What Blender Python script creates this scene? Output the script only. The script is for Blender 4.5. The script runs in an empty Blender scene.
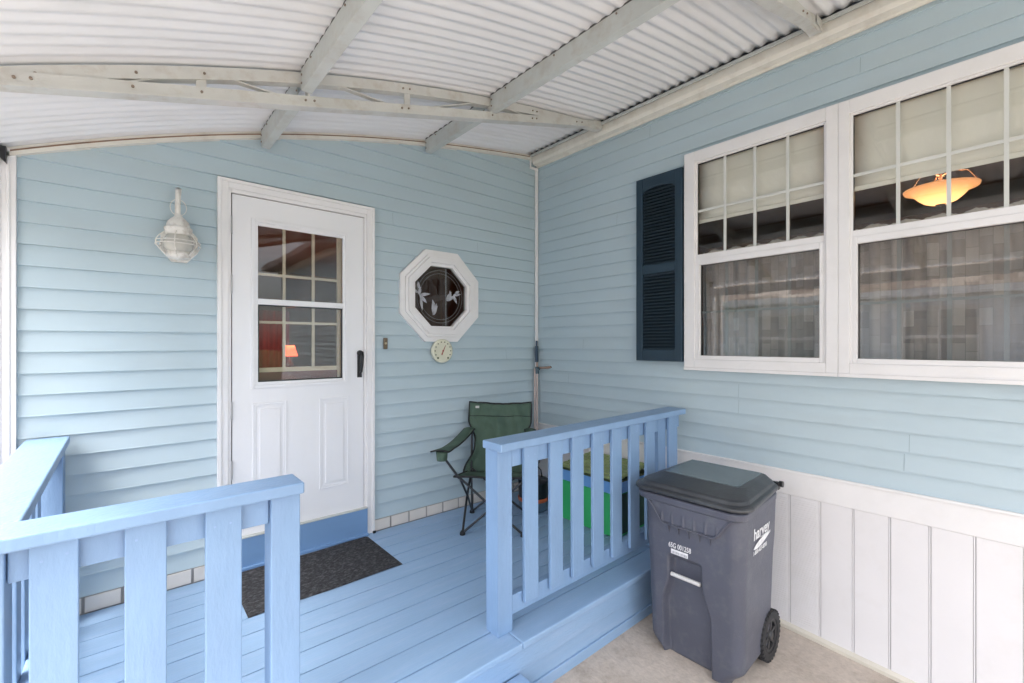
import bpy, math, random
from mathutils import Vector, Matrix
random.seed(7)
R = math.radians
scene = bpy.context.scene
col = scene.collection

# ------------------------------------------------------------------ camera, sky, sun, exposure
cam_d = bpy.data.cameras.new('camera')
cam_d.sensor_width = 36; cam_d.lens = 452/1024*36; cam_d.shift_y = 0.0024
cam_d.clip_start = 0.05; cam_d.clip_end = 400
cam = bpy.data.objects.new('camera', cam_d); col.objects.link(cam)
cam.location = (0, 0, 1.65); cam.rotation_euler = (R(90), 0, R(-40.75))
scene.camera = cam

SUN_EL, SUN_AZ = 62, 256            # azimuth clockwise from +Y: bright hazy light from the open left side
world = bpy.data.worlds.new('World'); scene.world = world; world.use_nodes = True
wn = world.node_tree.nodes; wl = world.node_tree.links
bg = wn['Background']; bg.inputs[1].default_value = 0.15
sky = wn.new('ShaderNodeTexSky'); sky.sky_type = 'NISHITA'; sky.sun_disc = False
sky.sun_elevation = R(SUN_EL); sky.sun_rotation = R(SUN_AZ)
sky.air_density = 1.0; sky.dust_density = 4.0; sky.ozone_density = 1.0
hs = wn.new('ShaderNodeHueSaturation'); hs.inputs['Saturation'].default_value = 0.35
wl.new(sky.outputs[0], hs.inputs['Color']); wl.new(hs.outputs[0], bg.inputs[0])
sd = bpy.data.lights.new('sun', 'SUN'); sd.energy = .75; sd.angle = R(26); sd.color = (1, .95, .88)
sun = bpy.data.objects.new('sun', sd); col.objects.link(sun)
az, el = R(SUN_AZ), R(SUN_EL)
dirv = Vector((math.sin(az)*math.cos(el), math.cos(az)*math.cos(el), math.sin(el)))
sun.rotation_euler = dirv.to_track_quat('Z', 'Y').to_euler(); sun.location = dirv*20
vs = scene.view_settings
vs.view_transform = 'Standard'; vs.look = 'None'; vs.gamma = 1.0; vs.use_curve_mapping = False
vs.exposure = 2.35
scene.cycles.max_bounces = 10; scene.cycles.diffuse_bounces = 6; scene.cycles.transparent_max_bounces = 12

# ------------------------------------------------------------------ helpers
def tag(o, label=None, cat=None, group=None, kind=None):
    if label: o['label'] = label
    if cat: o['category'] = cat
    if group: o['group'] = group
    if kind: o['kind'] = kind
    return o

def empty(name, loc=(0, 0, 0), rz=0, label=None, cat=None, group=None, kind=None):
    o = bpy.data.objects.new(name, None); col.objects.link(o)
    o.empty_display_size = .1
    o.location = loc; o.rotation_euler = (0, 0, rz)
    return tag(o, label, cat, group, kind)

class MB:
    def __init__(s): s.v = []; s.f = []; s.sm = []
    def add(s, vs, fs, smooth=False):
        b = len(s.v); s.v += [tuple(p) for p in vs]
        s.f += [tuple(i+b for i in f) for f in fs]; s.sm += [smooth]*len(fs)
        return s
    def box(s, x0, x1, y0, y1, z0, z1, m=None):
        v = [(x, y, z) for z in (z0, z1) for y in (y0, y1) for x in (x0, x1)]
        if m: v = [m @ Vector(p) for p in v]
        return s.add(v, [(0, 2, 3, 1), (4, 5, 7, 6), (0, 1, 5, 4), (2, 6, 7, 3), (0, 4, 6, 2), (1, 3, 7, 5)])
    def prism(s, poly, axis, a, b):
        # poly in the plane of the other two axes (in cyclic x,y,z order without 'axis'), extruded a..b
        def mk(p, t):
            if axis == 'x': return (t, p[0], p[1])
            if axis == 'y': return (p[0], t, p[1])
            return (p[0], p[1], t)
        n = len(poly)
        v = [mk(p, a) for p in poly]+[mk(p, b) for p in poly]
        f = [tuple(range(n))[::-1], tuple(range(n, 2*n))]+[(i, (i+1) % n, n+(i+1) % n, n+i) for i in range(n)]
        return s.add(v, f)
    def tube(s, pts, r, n=8, caps=True, smooth=True):
        pts = [Vector(p) for p in pts]; rs = r if isinstance(r, (list, tuple)) else [r]*len(pts)
        rings = []; t0 = (pts[1]-pts[0]).normalized()
        up = Vector((0, 0, 1)) if abs(t0.z) < .9 else Vector((1, 0, 0))
        u = t0.cross(up).normalized()
        for i, p in enumerate(pts):
            t = (pts[min(i+1, len(pts)-1)]-pts[max(i-1, 0)]).normalized()
            u = (u-t*u.dot(t)).normalized(); w = t.cross(u)
            rings.append([p+(u*math.cos(2*math.pi*k/n)+w*math.sin(2*math.pi*k/n))*rs[i] for k in range(n)])
        v = [q for rg in rings for q in rg]; f = []
        for i in range(len(pts)-1):
            for k in range(n):
                f.append((i*n+k, i*n+(k+1) % n, (i+1)*n+(k+1) % n, (i+1)*n+k))
        s.add(v, f, smooth)
        if caps:
            s.add(rings[0], [tuple(range(n))[::-1]]); s.add(rings[-1], [tuple(range(n))])
        return s
    def lathe(s, prof, c=(0, 0, 0), n=32, axis='z', smooth=True):
        v = []; f = []
        for (r, h) in prof:
            for k in range(n):
                a = 2*math.pi*k/n; p = (r*math.cos(a), r*math.sin(a), h)
                if axis == 'y': p = (p[0], h, p[1])
                if axis == 'x': p = (h, p[0], p[1])
                v.append((p[0]+c[0], p[1]+c[1], p[2]+c[2]))
        for i in range(len(prof)-1):
            for k in range(n):
                f.append((i*n+k, i*n+(k+1) % n, (i+1)*n+(k+1) % n, (i+1)*n+k))
        return s.add(v, f, smooth)
    def grid(s, fn, nu, nv, smooth=True):
        v = [fn(i/nu, j/nv) for j in range(nv+1) for i in range(nu+1)]
        f = [(j*(nu+1)+i, j*(nu+1)+i+1, (j+1)*(nu+1)+i+1, (j+1)*(nu+1)+i) for j in range(nv) for i in range(nu)]
        return s.add(v, f, smooth)
    def build(s, name, mat, parent=None, bevel=0, solid=0, label=None, segs=2):
        me = bpy.data.meshes.new(name); me.from_pydata(s.v, [], s.f)
        me.polygons.foreach_set('use_smooth', s.sm)
        me.materials.append(mat)
        o = bpy.data.objects.new(name, me); col.objects.link(o)
        if parent: o.parent = parent
        if solid:
            m = o.modifiers.new('solid', 'SOLIDIFY'); m.thickness = solid; m.offset = 0
        if bevel:
            m = o.modifiers.new('bevel', 'BEVEL'); m.width = bevel; m.segments = segs; m.limit_method = 'ANGLE'; m.angle_limit = R(35)
        me.update()
        import bmesh
        bm = bmesh.new(); bm.from_mesh(me); bmesh.ops.recalc_face_normals(bm, faces=bm.faces); bm.to_mesh(me); bm.free()
        if label: o['label'] = label
        return o

def mat(name, c, rough=.55, var=.06, vscale=3, bump=0, bscale=60, metal=0, spec=.5, dirt=None, dscale=2, damt=.3,
        stretch=(1, 1, 1), coat=0):
    m = bpy.data.materials.new(name); m.use_nodes = True
    nt = m.node_tree; N = nt.nodes; L = nt.links; b = N['Principled BSDF']
    b.inputs['Roughness'].default_value = rough; b.inputs['Metallic'].default_value = metal
    b.inputs['Specular IOR Level'].default_value = spec; b.inputs['Coat Weight'].default_value = coat
    tc = N.new('ShaderNodeTexCoord'); mp = N.new('ShaderNodeMapping'); mp.inputs['Scale'].default_value = stretch
    L.new(tc.outputs['Object'], mp.inputs[0])
    nz = N.new('ShaderNodeTexNoise'); nz.inputs['Scale'].default_value = vscale; nz.inputs['Detail'].default_value = 6
    L.new(mp.outputs[0], nz.inputs['Vector'])
    mr = N.new('ShaderNodeMapRange'); mr.inputs[1].default_value = .3; mr.inputs[2].default_value = .7
    mr.inputs[3].default_value = 1-var; mr.inputs[4].default_value = 1+var
    L.new(nz.outputs[0], mr.inputs[0])
    mx = N.new('ShaderNodeVectorMath'); mx.operation = 'SCALE'; mx.inputs[0].default_value = c[:3]
    L.new(mr.outputs[0], mx.inputs['Scale']); out = mx.outputs[0]
    if dirt:
        n2 = N.new('ShaderNodeTexNoise'); n2.inputs['Scale'].default_value = dscale; n2.inputs['Detail'].default_value = 9
        n2.inputs['Roughness'].default_value = .65
        L.new(mp.outputs[0], n2.inputs['Vector'])
        m2 = N.new('ShaderNodeMapRange'); m2.inputs[1].default_value = .5; m2.inputs[2].default_value = .72
        m2.inputs[3].default_value = 0; m2.inputs[4].default_value = damt
        L.new(n2.outputs[0], m2.inputs[0])
        mm = N.new('ShaderNodeMix'); mm.data_type = 'RGBA'; L.new(m2.outputs[0], mm.inputs[0])
        L.new(out, mm.inputs[6]); mm.inputs[7].default_value = (*dirt, 1); out = mm.outputs[2]
    L.new(out, b.inputs['Base Color'])
    if bump:
        n3 = N.new('ShaderNodeTexNoise'); n3.inputs['Scale'].default_value = bscale; n3.inputs['Detail'].default_value = 4
        L.new(mp.outputs[0], n3.inputs['Vector'])
        bp = N.new('ShaderNodeBump'); bp.inputs['Strength'].default_value = bump; bp.inputs['Distance'].default_value = .01
        L.new(n3.outputs[0], bp.inputs['Height']); L.new(bp.outputs[0], b.inputs['Normal'])
    return m

def emis(m, c, s):
    b = m.node_tree.nodes['Principled BSDF']
    b.inputs['Emission Color'].default_value = (*c, 1); b.inputs['Emission Strength'].default_value = s
    return m

def glass(name, ior=1.6, tint=(.8, .8, .78), wob=.0):
    m = bpy.data.materials.new(name); m.use_nodes = True
    nt = m.node_tree; N = nt.nodes; L = nt.links; N.remove(N['Principled BSDF'])
    t = N.new('ShaderNodeBsdfTransparent'); t.inputs[0].default_value = (*tint, 1)
    g = N.new('ShaderNodeBsdfGlossy'); g.inputs['Roughness'].default_value = .01
    lw_ = N.new('ShaderNodeLayerWeight'); lw_.inputs[0].default_value = .5
    pw = N.new('ShaderNodeMath'); pw.operation = 'POWER'; pw.inputs[1].default_value = 4.5; L.new(lw_.outputs['Facing'], pw.inputs[0])
    r0 = ((ior-1)/(ior+1))**2
    ma = N.new('ShaderNodeMath'); ma.operation = 'MULTIPLY_ADD'; ma.inputs[1].default_value = 1-r0; ma.inputs[2].default_value = r0; L.new(pw.outputs[0], ma.inputs[0])
    mx = N.new('ShaderNodeMixShader'); L.new(ma.outputs[0], mx.inputs[0]); L.new(t.outputs[0], mx.inputs[1]); L.new(g.outputs[0], mx.inputs[2])
    if wob:
        tc = N.new('ShaderNodeTexCoord')
        nz = N.new('ShaderNodeTexNoise'); nz.inputs['Scale'].default_value = 3; L.new(tc.outputs['Object'], nz.inputs['Vector'])
        bp = N.new('ShaderNodeBump'); bp.inputs['Strength'].default_value = wob; bp.inputs['Distance'].default_value = .02
        L.new(nz.outputs[0], bp.inputs['Height']); L.new(bp.outputs[0], g.inputs['Normal'])
    L.new(mx.outputs[0], N['Material Output'].inputs[0])
    return m

SID = mat('blue_vinyl_siding', (.465, .57, .625), .42, .025, 1.2, .05, 140, dirt=(.44, .50, .52), dscale=1.3, damt=.35, stretch=(1, 1, 3))
WHT = mat('white_vinyl', (.79, .78, .785), .42, .025, 4, .04, 60, dirt=(.62, .60, .57), dscale=5, damt=.2)
SKR = mat('white_skirting_vinyl', (.78, .765, .78), .5, .03, 2, .06, 90, dirt=(.60, .57, .53), dscale=3, damt=.25)
DOORW = mat('white_door_paint', (.80, .80, .82), .36, .015, 3, .03, 40)
CRM = mat('cream_trim', (.70, .68, .62), .5, .05, 5, .05, 60, dirt=(.42, .34, .26), dscale=9, damt=.35)
ALU = mat('painted_aluminium', (.50, .53, .515), .45, .05, 6, .05, 80, dirt=(.36, .31, .25), dscale=11, damt=.4)
TRS = mat('cream_aluminium', (.56, .56, .535), .45, .06, 6, .05, 80, dirt=(.36, .29, .22), dscale=11, damt=.5)
ROOF = mat('corrugated_sheet_white', (.74, .75, .765), .45, .04, 2, .03, 60, dirt=(.50, .49, .46), dscale=3, damt=.3, stretch=(.4, 2, 1))
DCK = mat('blue_deck_paint', (.265, .405, .60), .38, .05, 3, .25, 40, dirt=(.36, .47, .66), dscale=5, damt=.45, stretch=(.6, 4, 4))
RAIL = mat('blue_rail_paint', (.215, .34, .53), .40, .05, 5, .20, 34, dirt=(.23, .34, .55), dscale=7, damt=.25, stretch=(2, 2, .6))
FAS = mat('blue_step_paint', (.18, .32, .55), .4, .03, 4, .08, 50, stretch=(.5, 2, 3))
DARK = mat('dark_gap', (.03, .035, .045), .8)
BROWNLINE = mat('rusty_sealant', (.24, .15, .10), .8, .4, 14)
SHUT = mat('navy_shutter', (.015, .038, .062), .45, .05, 5)
SHUTD = mat('dark_louvre', (.014, .029, .044), .55, .05, 5)
GLS = glass('window_glass', 1.60, (.95, .95, .94), .006)
GLW = glass('screened_glass', 1.95, (.80, .80, .79), .03)
GLD = glass('door_glass', 1.5, (.92, .91, .89), .04)
GLO = glass('octagon_glass', 1.75, (.48, .60, .56), .25)
MUN = mat('grille_white', (.62, .63, .60), .4)
BEIG = mat('beige_inner_frame', (.62, .56, .45), .5)
BLK = mat('black_metal', (.015, .015, .017), .35)

# ------------------------------------------------------------------ ground
def conc_mat(name, c, sp=.6):
    m = mat(name, c, .85, .10, 1.1, .35, 60, dirt=(c[0]*.55, c[1]*.5, c[2]*.44), dscale=3.2, damt=.75)
    return m
CONC = conc_mat('concrete', (.51, .44, .38))
_n = CONC.node_tree; _o = [l.from_socket for l in _n.links if l.to_node.name == 'Principled BSDF' and l.to_socket.name == 'Base Color'][0]
_z = _n.nodes.new('ShaderNodeTexNoise'); _z.inputs['Scale'].default_value = 30; _z.inputs['Detail'].default_value = 8; _z.inputs['Roughness'].default_value = .8
_t = _n.nodes.new('ShaderNodeTexCoord'); _n.links.new(_t.outputs['Object'], _z.inputs['Vector'])
_r = _n.nodes.new('ShaderNodeMapRange'); _r.inputs[1].default_value = .3; _r.inputs[2].default_value = .7; _r.inputs[3].default_value = .78; _r.inputs[4].default_value = 1.15
_n.links.new(_z.outputs[0], _r.inputs[0]); _v = _n.nodes.new('ShaderNodeVectorMath'); _v.operation = 'SCALE'
_n.links.new(_o, _v.inputs[0]); _n.links.new(_r.outputs[0], _v.inputs['Scale']); _n.links.new(_v.outputs[0], _n.nodes['Principled BSDF'].inputs['Base Color'])
GRASS = mat('grass_green', (.06, .10, .03), .9, .35, 9, .6, 120)
def gz(y): return .06*(max(y, -1.2)-1.53)
b = MB()
ys = [-9, -1.2, 1.53, 3.4]
v = [(x, y, gz(y)) for y in ys for x in (-3.6, 7)]
b.add(v, [(i*2, i*2+1, i*2+3, i*2+2) for i in range(3)])
b.build('driveway', CONC); tag(bpy.data.objects['driveway'], kind='structure')
b = MB(); b.add([(-150, -150, -.22), (150, -150, -.22), (150, 150, -.22), (-150, 150, -.22)], [(0, 1, 2, 3)])
tag(b.build('ground', GRASS), kind='structure')
# a crack and debris on the slab
ck = MB(); pt = [Vector((1.86, 1.05, 0))]
for k in range(14): pt.append(pt[-1]+Vector((.03+.01*random.random(), -.02+random.uniform(-.025, .02), 0)))
for a_, b_ in zip(pt, pt[1:]):
    w = .0018
    ck.add([(a_.x, a_.y-w, gz(a_.y)+.003), (b_.x, b_.y-w, gz(b_.y)+.003), (b_.x, b_.y+w, gz(b_.y)+.003), (a_.x, a_.y+w, gz(a_.y)+.003)], [(0, 1, 2, 3)])
tag(ck.build('pavement_crack', DARK), kind='structure')

# ------------------------------------------------------------------ roof profile
def rz(x): return ((0.00684313*x-0.0719552)*x+0.39094219)*x+2.7267063
def rx_of(z):
    lo, hi = -1.4, 3.2
    for _ in range(40):
        m_ = (lo+hi)/2
        if rz(m_) < z: lo = m_
        else: hi = m_
    return (lo+hi)/2

# ------------------------------------------------------------------ siding
def siding(P, zlines, ivf, extra, n):
    """P(t, z, out) -> world point; zlines ascending lap heights; ivf(z) -> list of (a,b); extra = critical heights"""
    mb = MB()
    for za, zb in zip(zlines, zlines[1:]):
        # bottom return and shadow groove of the course
        cuts = sorted({za, zb}|{e for e in extra if za < e < zb}|{za+(zb-za)*k/4 for k in (1, 2, 3)})
        def off(z):
            q = (z-za)/(zb-za)
            if q < .04: return .0175*n
            return (.0175*(1-q)**.9-.001)*n
        cuts = sorted(set(cuts)|{za+.006})
        for z0, z1 in zip(cuts, cuts[1:]):
            I0 = ivf(z0+1e-5); I1 = ivf(z1-1e-5)
            for (a0, b0), (a1, b1) in zip(I0, I1):
                if b0-a0 < 1e-4 and b1-a1 < 1e-4: continue
                mb.add([P(a0, z0, off(z0)), P(b0, z0, off(z0)), P(b1, z1, off(z1)), P(a1, z1, off(z1))], [(0, 1, 2, 3)])
        for (a0, b0) in ivf(za+1e-5):   # underside lip
            if b0-a0 > 1e-4:
                mb.add([P(a0, za, -.004), P(b0, za, -.004), P(b0, za, .0175*n), P(a0, za, .0175*n)], [(0, 1, 2, 3)])
    return mb

OX, OZ = 1.932, 2.028     # octagon centre
def oct_half(z, ro=.30):
    dz = abs(z-OZ)
    if dz >= ro: return 0
    t = ro*math.tan(R(22.5))
    return ro if dz <= t else ro-(dz-t)
def back_iv(z):
    lo = max(-.38, rx_of(z)) if z > rz(-.38) else -.38
    if z > rz(2.99): lo = 2.99
    hi = 2.995
    segs = []
    d0, d1 = .45, 1.33
    if z < 2.59:
        segs += [(min(lo, d0), d0)]
        h = oct_half(z)
        if h > 0: segs += [(d1, OX-h), (OX+h, hi)]
        else: segs += [(d1, OX), (OX, hi)]
    else:
        segs += [(lo, max(lo, min(d0, hi))), (max(lo, d0), max(lo, d0)+0), (max(lo, d0), hi)]
    return segs
house = empty('house', (3, 3.12, 0), 0, 'pale blue clapboard mobile home with white trim around the porch', 'house')
hinv = Matrix.Translation((-3, -3.12, 0))
def hb(mb, name, m, parent=None, **k):
    """build a mesh given in world coordinates as a child of the house (or of a part at the house origin)"""
    mb.v = [tuple(hinv @ Vector(p)) for p in mb.v]
    return mb.build(name, m, parent or house, **k)
t8 = .30*math.tan(R(22.5))
zl = [.383+.1024*k for k in range(31)]
hb(siding(lambda t, z, o: (t, 3.133-o, z), zl, back_iv, [2.59, OZ-.30, OZ-t8, OZ+t8, OZ+.30, rz(-.38)]+[rz(x) for x in (0, .45, 1.0, 1.33, 2, 2.5)], 1), 'wall', SID)
zr = [.90+.1002*k for k in range(26)]
def right_iv(z):
    if 1.50 < z < 2.95: return [(-6, -.15), (1.57, 3.13)]
    return [(-6, 1.57), (1.57, 3.13)]
hb(siding(lambda t, z, o: (3.013-o, t, z), zr, right_iv, [1.50, 2.95], .66), 'wall', SID)
# siding butt seams
SEAM = mat('seam_shadow', (.25, .34, .38), .7)
for (y, z) in ((1.254, 1.201), (1.254, 1.301), (.42, 1.101), (.44, 1.001), (2.55, 1.602), (2.2, 2.603), (2.72, 1.301), (.62, 3.104), (1.9, 3.204)):
    b = MB(); b.add([(3.0012, y, z+.004), (3.0012, y-.002, z+.004), (3.0112, y-.002, z+.09), (3.0112, y, z+.09)], [(0, 1, 2, 3)]); hb(b, 'siding_seam', SEAM)

for (x, k) in ((2.45, 6), (2.62, 11), (1.52, 21), (2.3, 20)):
    z = .383+.1024*k; b = MB(); b.add([(x, 3.1153, z+.004), (x+.002, 3.1153, z+.004), (x+.002, 3.1265, z+.09), (x, 3.1265, z+.09)], [(0, 1, 2, 3)]); hb(b, 'siding_seam', SEAM)

# corner trim, ledger and trims
b = MB(); b.box(2.985, 3.0, 3.098, 3.118, .38, 3.325); b.box(2.972, 2.985, 3.104, 3.118, .38, 3.325)
hb(b, 'corner_trim', WHT, bevel=.002)
# ledger: boxed fascia with a lip against the wall
b = MB(); b.prism([(2.999, 3.322), (2.984, 3.318), (2.980, 3.332), (2.935, 3.338), (2.922, 3.36), (2.915, 3.425), (2.999, 3.425)], 'y', -6, 3.10)
hb(b, 'fascia', CRM, bevel=.002)
b = MB(); b.prism([(2.908, 3.317), (2.920, 3.317), (2.990, 3.312), (2.990, 3.300), (2.905, 3.302), (2.905, 3.43), (2.918, 3.43)], 'y', 3.098, 3.118)
hb(b, 'fascia_end_cap', WHT)
# left corner post trim of the back wall (fluted)
b = MB(); b.box(-.50, -.375, 3.098, 3.13, 0, 2.555)
for k in range(4): b.box(-.49+k*.028, -.478+k*.028, 3.092, 3.0975, 0, 2.55)
b.box(-.62, -.50, 3.11, 3.13, 0, 2.52)
hb(b, 'corner_board', WHT, bevel=.002)
# skirting under the back wall
b = MB(); b.box(-.375, 2.99, 3.1225, 3.13, .05, .3795); hb(b, 'skirting_backing', mat('grey_groove', (.40, .38, .37), .8)); b = MB()
x = -.30
while x < 2.95:
    b.box(x+.006, x+.144, 3.111, 3.118, .301, .3785); x += .15
hb(b, 'skirting', mat('cream_skirting', (.72, .67, .62), .6, .05, 5, .1, 60), bevel=.003)
# skirting of the right wall: top band, ribbed panels, ground rail
b = MB(); b.box(3.004, 3.02, -6, 3.118, -.6, .9)
hb(b, 'skirting_backing', mat('skirting_groove_grey', (.48, .47, .48), .7))
b = MB(); b.box(2.992, 3.004, -6, 3.116, .757, .893); b.box(2.984, 3.004, -6, 3.116, .889, .9035)
hb(b, 'skirting_band', WHT, bevel=.003)
b = MB(); y = .955-.1535*40; k = 0
while y < 3.1:
    y0, y1 = y+.005, y+.1485
    vented = (y > .5 and int(round((y-.955)/.1535)) % 5 in (0, 4))
    g = gz(y)+.03
    b.box(2.996, 3.0035, y0, y1, g, .756)
    b.tube([(2.9975, y0-.004, g), (2.9975, y0-.004, .756)], .0035, 6)
    if vented:
        z = g+.03
        while z < .74:
            b.box(2.9935, 2.9962, y0+.012, y1-.012, z, z+.006); z += .013
    y += .1535; k += 1
hb(b, 'skirting_panels', SKR, bevel=.0015)
b = MB()
for (ya, yb) in ((-6, -1.2), (-1.2, 1.53)):
    b.add([(2.975, ya, gz(ya)+.001), (2.975, yb, gz(yb)+.001), (3.0, yb, gz(yb)+.001), (3.0, ya, gz(ya)+.001),
           (2.975, ya, gz(ya)+.02), (2.975, yb, gz(yb)+.02), (3.0, yb, gz(yb)+.035), (3.0, ya, gz(ya)+.035)],
          [(0, 1, 2, 3), (4, 5, 6, 7), (0, 1, 5, 4), (3, 2, 6, 7), (0, 3, 7, 4), (1, 2, 6, 5)])
hb(b, 'skirting_track', mat('cream_track', (.64, .60, .52), .6, .08, 5))
# arc trim where the roof meets the back wall
def arc(mb, x0, x1, n, dz0, dz1, y0, y1):
    for i in range(n):
        a_ = x0+(x1-x0)*i/n; c_ = x0+(x1-x0)*(i+1)/n
        v = [(xx, yy, rz(xx)+dz) for xx in (a_, c_) for yy in (y0, y1) for dz in (dz0, dz1)]
        mb.add(v, [(0, 1, 3, 2), (4, 6, 7, 5), (0, 4, 5, 1), (2, 3, 7, 6), (0, 2, 6, 4), (1, 5, 7, 3)])
b = MB(); arc(b, -.50, 2.91, 40, -.042, -.022, 3.092, 3.13); hb(b, 'roof_trim', CRM)
b = MB(); arc(b, -.50, 2.91, 40, -.0215, -.0135, 3.094, 3.13); hb(b, 'roof_sealant', BROWNLINE)
b = MB(); arc(b, -.50, 2.91, 40, -.0130, .0012, 3.100, 3.13); hb(b, 'roof_channel', CRM)

# ------------------------------------------------------------------ right wall twin window
def rect_frame(mb, x0, x1, ya, yb, za, zb, w, wt=None, wb=None):
    wt = wt or w; wb = wb or w
    mb.box(x0, x1, ya, ya+w, za, zb); mb.box(x0, x1, yb-w, yb, za, zb)
    mb.box(x0, x1, ya+w, yb-w, za, za+wb); mb.box(x0, x1, ya+w, yb-w, zb-wt, zb)
for wi, (ya, yb) in enumerate(((.7115, 1.608), (-.186, .7105))):
    ga, gb = ya+.069 if wi == 0 else ya+.087, yb-.087 if wi == 0 else yb-.063
    b = MB()
    # casing
    b.box(2.972, 3.02, ya, ga-.012, 1.478, 2.971); b.box(2.972, 3.02, gb+.012, yb, 1.478, 2.971)
    b.box(2.972, 3.02, ga-.012, gb+.012, 2.896, 2.971); b.box(2.972, 3.02, ga-.012, gb+.012, 1.478, 1.545)
    b.box(2.964, 2.972, ya-.0 if wi else ya, yb, 1.470, 1.490)
    w = hb(b, 'window', WHT, bevel=.003)
    b = MB(); rect_frame(b, 2.985, 3.01, ga-.012, gb+.012, 2.225, 2.896, .012, .010, .036)
    hb(b, 'upper_sash', WHT, w, bevel=.002)
    b = MB(); rect_frame(b, 2.979, 3.004, ga+.002, gb-.002, 1.545, 2.2245, .018, .036, .026)
    b.box(2.979, 3.004, ga-.0115, ga+.0015, 1.545, 2.2245); b.box(2.979, 3.004, gb-.0015, gb+.0115, 1.545, 2.2245)
    hb(b, 'lower_sash', WHT, w, bevel=.002)
    b = MB(); rect_frame(b, 3.0045, 3.010, ga+.012, gb-.012, 1.562, 2.198, .012, .012, .008)
    hb(b, 'screen_seal', BLK, w)
    b = MB(); rect_frame(b, 2.9985, 3.0035, ga, gb, 2.261, 2.886, .004, .007, .001); hb(b, 'upper_seal', BLK, w)
    b = MB()
    ny = [ga+(gb-ga)*k/4 for k in (1, 2, 3)]
    for q in ny: b.box(2.995, 3.003, q-.008, q+.008, 2.262, 2.886)
    b.box(2.9965, 3.0025, ga, gb, 2.552, 2.568)
    hb(b, 'upper_grille', MUN, w)
    b = MB()
    for q in ny: b.box(3.022, 3.028, q-.009, q+.009, 1.57, 2.19)
    b.box(3.0225, 3.0275, ga, gb, 1.860, 1.874)
    hb(b, 'lower_grille', mat('inner_grille_grey', (.30, .31, .30), .5), w)
    b = MB(); b.box(3.0065, 3.0105, ga, gb, 2.255, 2.89); hb(b, 'upper_pane', GLS, w)
    b = MB(); b.box(3.0125, 3.0165, ga, gb, 1.56, 2.2); hb(b, 'lower_pane', GLW, w)

# shutter
b = MB()
rect_frame(b, 2.962, 2.990, 1.618, 1.990, 1.525, 2.890, .055, .075, .085)
b.box(2.962, 2.990, 1.673, 1.935, 2.17, 2.235)
sh = hb(b, 'shutter', SHUT, bevel=.003)
b = MB(); b.box(2.990, 2.9985, 1.672, 1.936, 1.6, 2.83)
for (za, zb) in ((1.615, 2.165), (2.24, 2.805)):
    z = za
    while z < zb-.012:
        y0, y1 = 1.675, 1.933
        b.add([(2.966, y0, z), (2.966, y1, z), (2.988, y1, z+.020), (2.988, y0, z+.020), (2.966, y0, z+.004), (2.966, y1, z+.004), (2.988, y1, z+.024), (2.988, y0, z+.024)],
              [(0, 1, 2, 3), (4, 7, 6, 5), (0, 4, 5, 1), (2, 6, 7, 3)]); z += .0235
hb(b, 'louvres', SHUTD, sh)
b = MB()
pts = [(1.673, 2.816)]+[(1.804+.13*math.cos(a), 2.775+.035*math.sin(a)) for a in [math.pi-math.pi*k/12 for k in range(13)]]+[(1.935, 2.816)]
pts = [(1.673, 2.817), (1.673, 2.772)]+[(1.804-.131*math.cos(math.pi*k/12), 2.772+.035*math.sin(math.pi*k/12)) for k in range(1, 12)]+[(1.935, 2.772), (1.935, 2.817)]
b.prism(pts, 'x', 2.963, 2.975); hb(b, 'arched_head', SHUT, sh)

# ------------------------------------------------------------------ door
D = MB()
for (a_, c_, y0) in ((0, .020, 3.093), (.020, .055, 3.100),):
    # three-sided casing as stepped mouldings
    D.box(.417+a_, .417+c_, y0, 3.13, .30, 2.624-a_); D.box(1.370-c_, 1.370-a_, y0, 3.13, .30, 2.624-a_)
    D.box(.417+c_, 1.370-c_, y0, 3.13, 2.624-c_, 2.624-a_)
D.box(.472, .487, 3.107, 3.13, .49, 2.569); D.box(1.298, 1.315, 3.112, 3.13, .49, 2.569); D.box(.487, 1.298, 3.107, 3.13, 2.547, 2.569)
hb(D, 'door_casing', WHT, bevel=.002)
b = MB()
dx0, dx1, dz0, dz1 = .4925, 1.2935, .495, 2.541
wx0, wx1, wz0, wz1 = .598, 1.178, 1.385, 2.408
b.box(dx0, wx0, 3.112, 3.135, dz0, dz1); b.box(wx1, dx1, 3.112, 3.135, dz0, dz1)
b.box(wx0, wx1, 3.112, 3.135, dz0, wz0); b.box(wx0, wx1, 3.112, 3.135, wz1, dz1)
door = hb(b, 'door', DOORW, label='white storm door with half-height window and two raised panels')
b = MB()
for (pa, pb) in ((.598, .792), (.991, 1.190)):
    za, zb = .680, 1.288
    for (i0, w_, yo) in ((0, .012, 3.1075), (.012, .010, 3.1095)):
        b.box(pa+i0, pa+i0+w_, yo, 3.112, za+i0, zb-i0); b.box(pb-i0-w_, pb-i0, yo, 3.112, za+i0, zb-i0)
        b.box(pa+i0+w_, pb-i0-w_, yo, 3.112, za+i0, za+i0+w_); b.box(pa+i0+w_, pb-i0-w_, yo, 3.112, zb-i0-w_, zb-i0)
    b.box(pa+.040, pb-.040, 3.1055, 3.112, za+.040, zb-.040)
hb(b, 'door_panel', DOORW, door, bevel=.002)
b = MB()
def rf_y(mb, y0, y1, xa, xb, za, zb, w, wt=None, wb=None):
    wt = wt or w; wb = wb or w
    mb.box(xa, xa+w, y0, y1, za, zb); mb.box(xb-w, xb, y0, y1, za, zb)
    mb.box(xa+w, xb-w, y0, y1, za, za+wb); mb.box(xa+w, xb-w, y0, y1, zb-wt, zb)
rf_y(b, 3.102, 3.128, .590, 1.184, 1.378, 2.414, .020)
rf_y(b, 3.108, 3.126, .610, 1.164, 1.398, 2.394, .018)
b.box(.628, 1.146, 3.106, 3.126, 1.893, 1.928)
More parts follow.
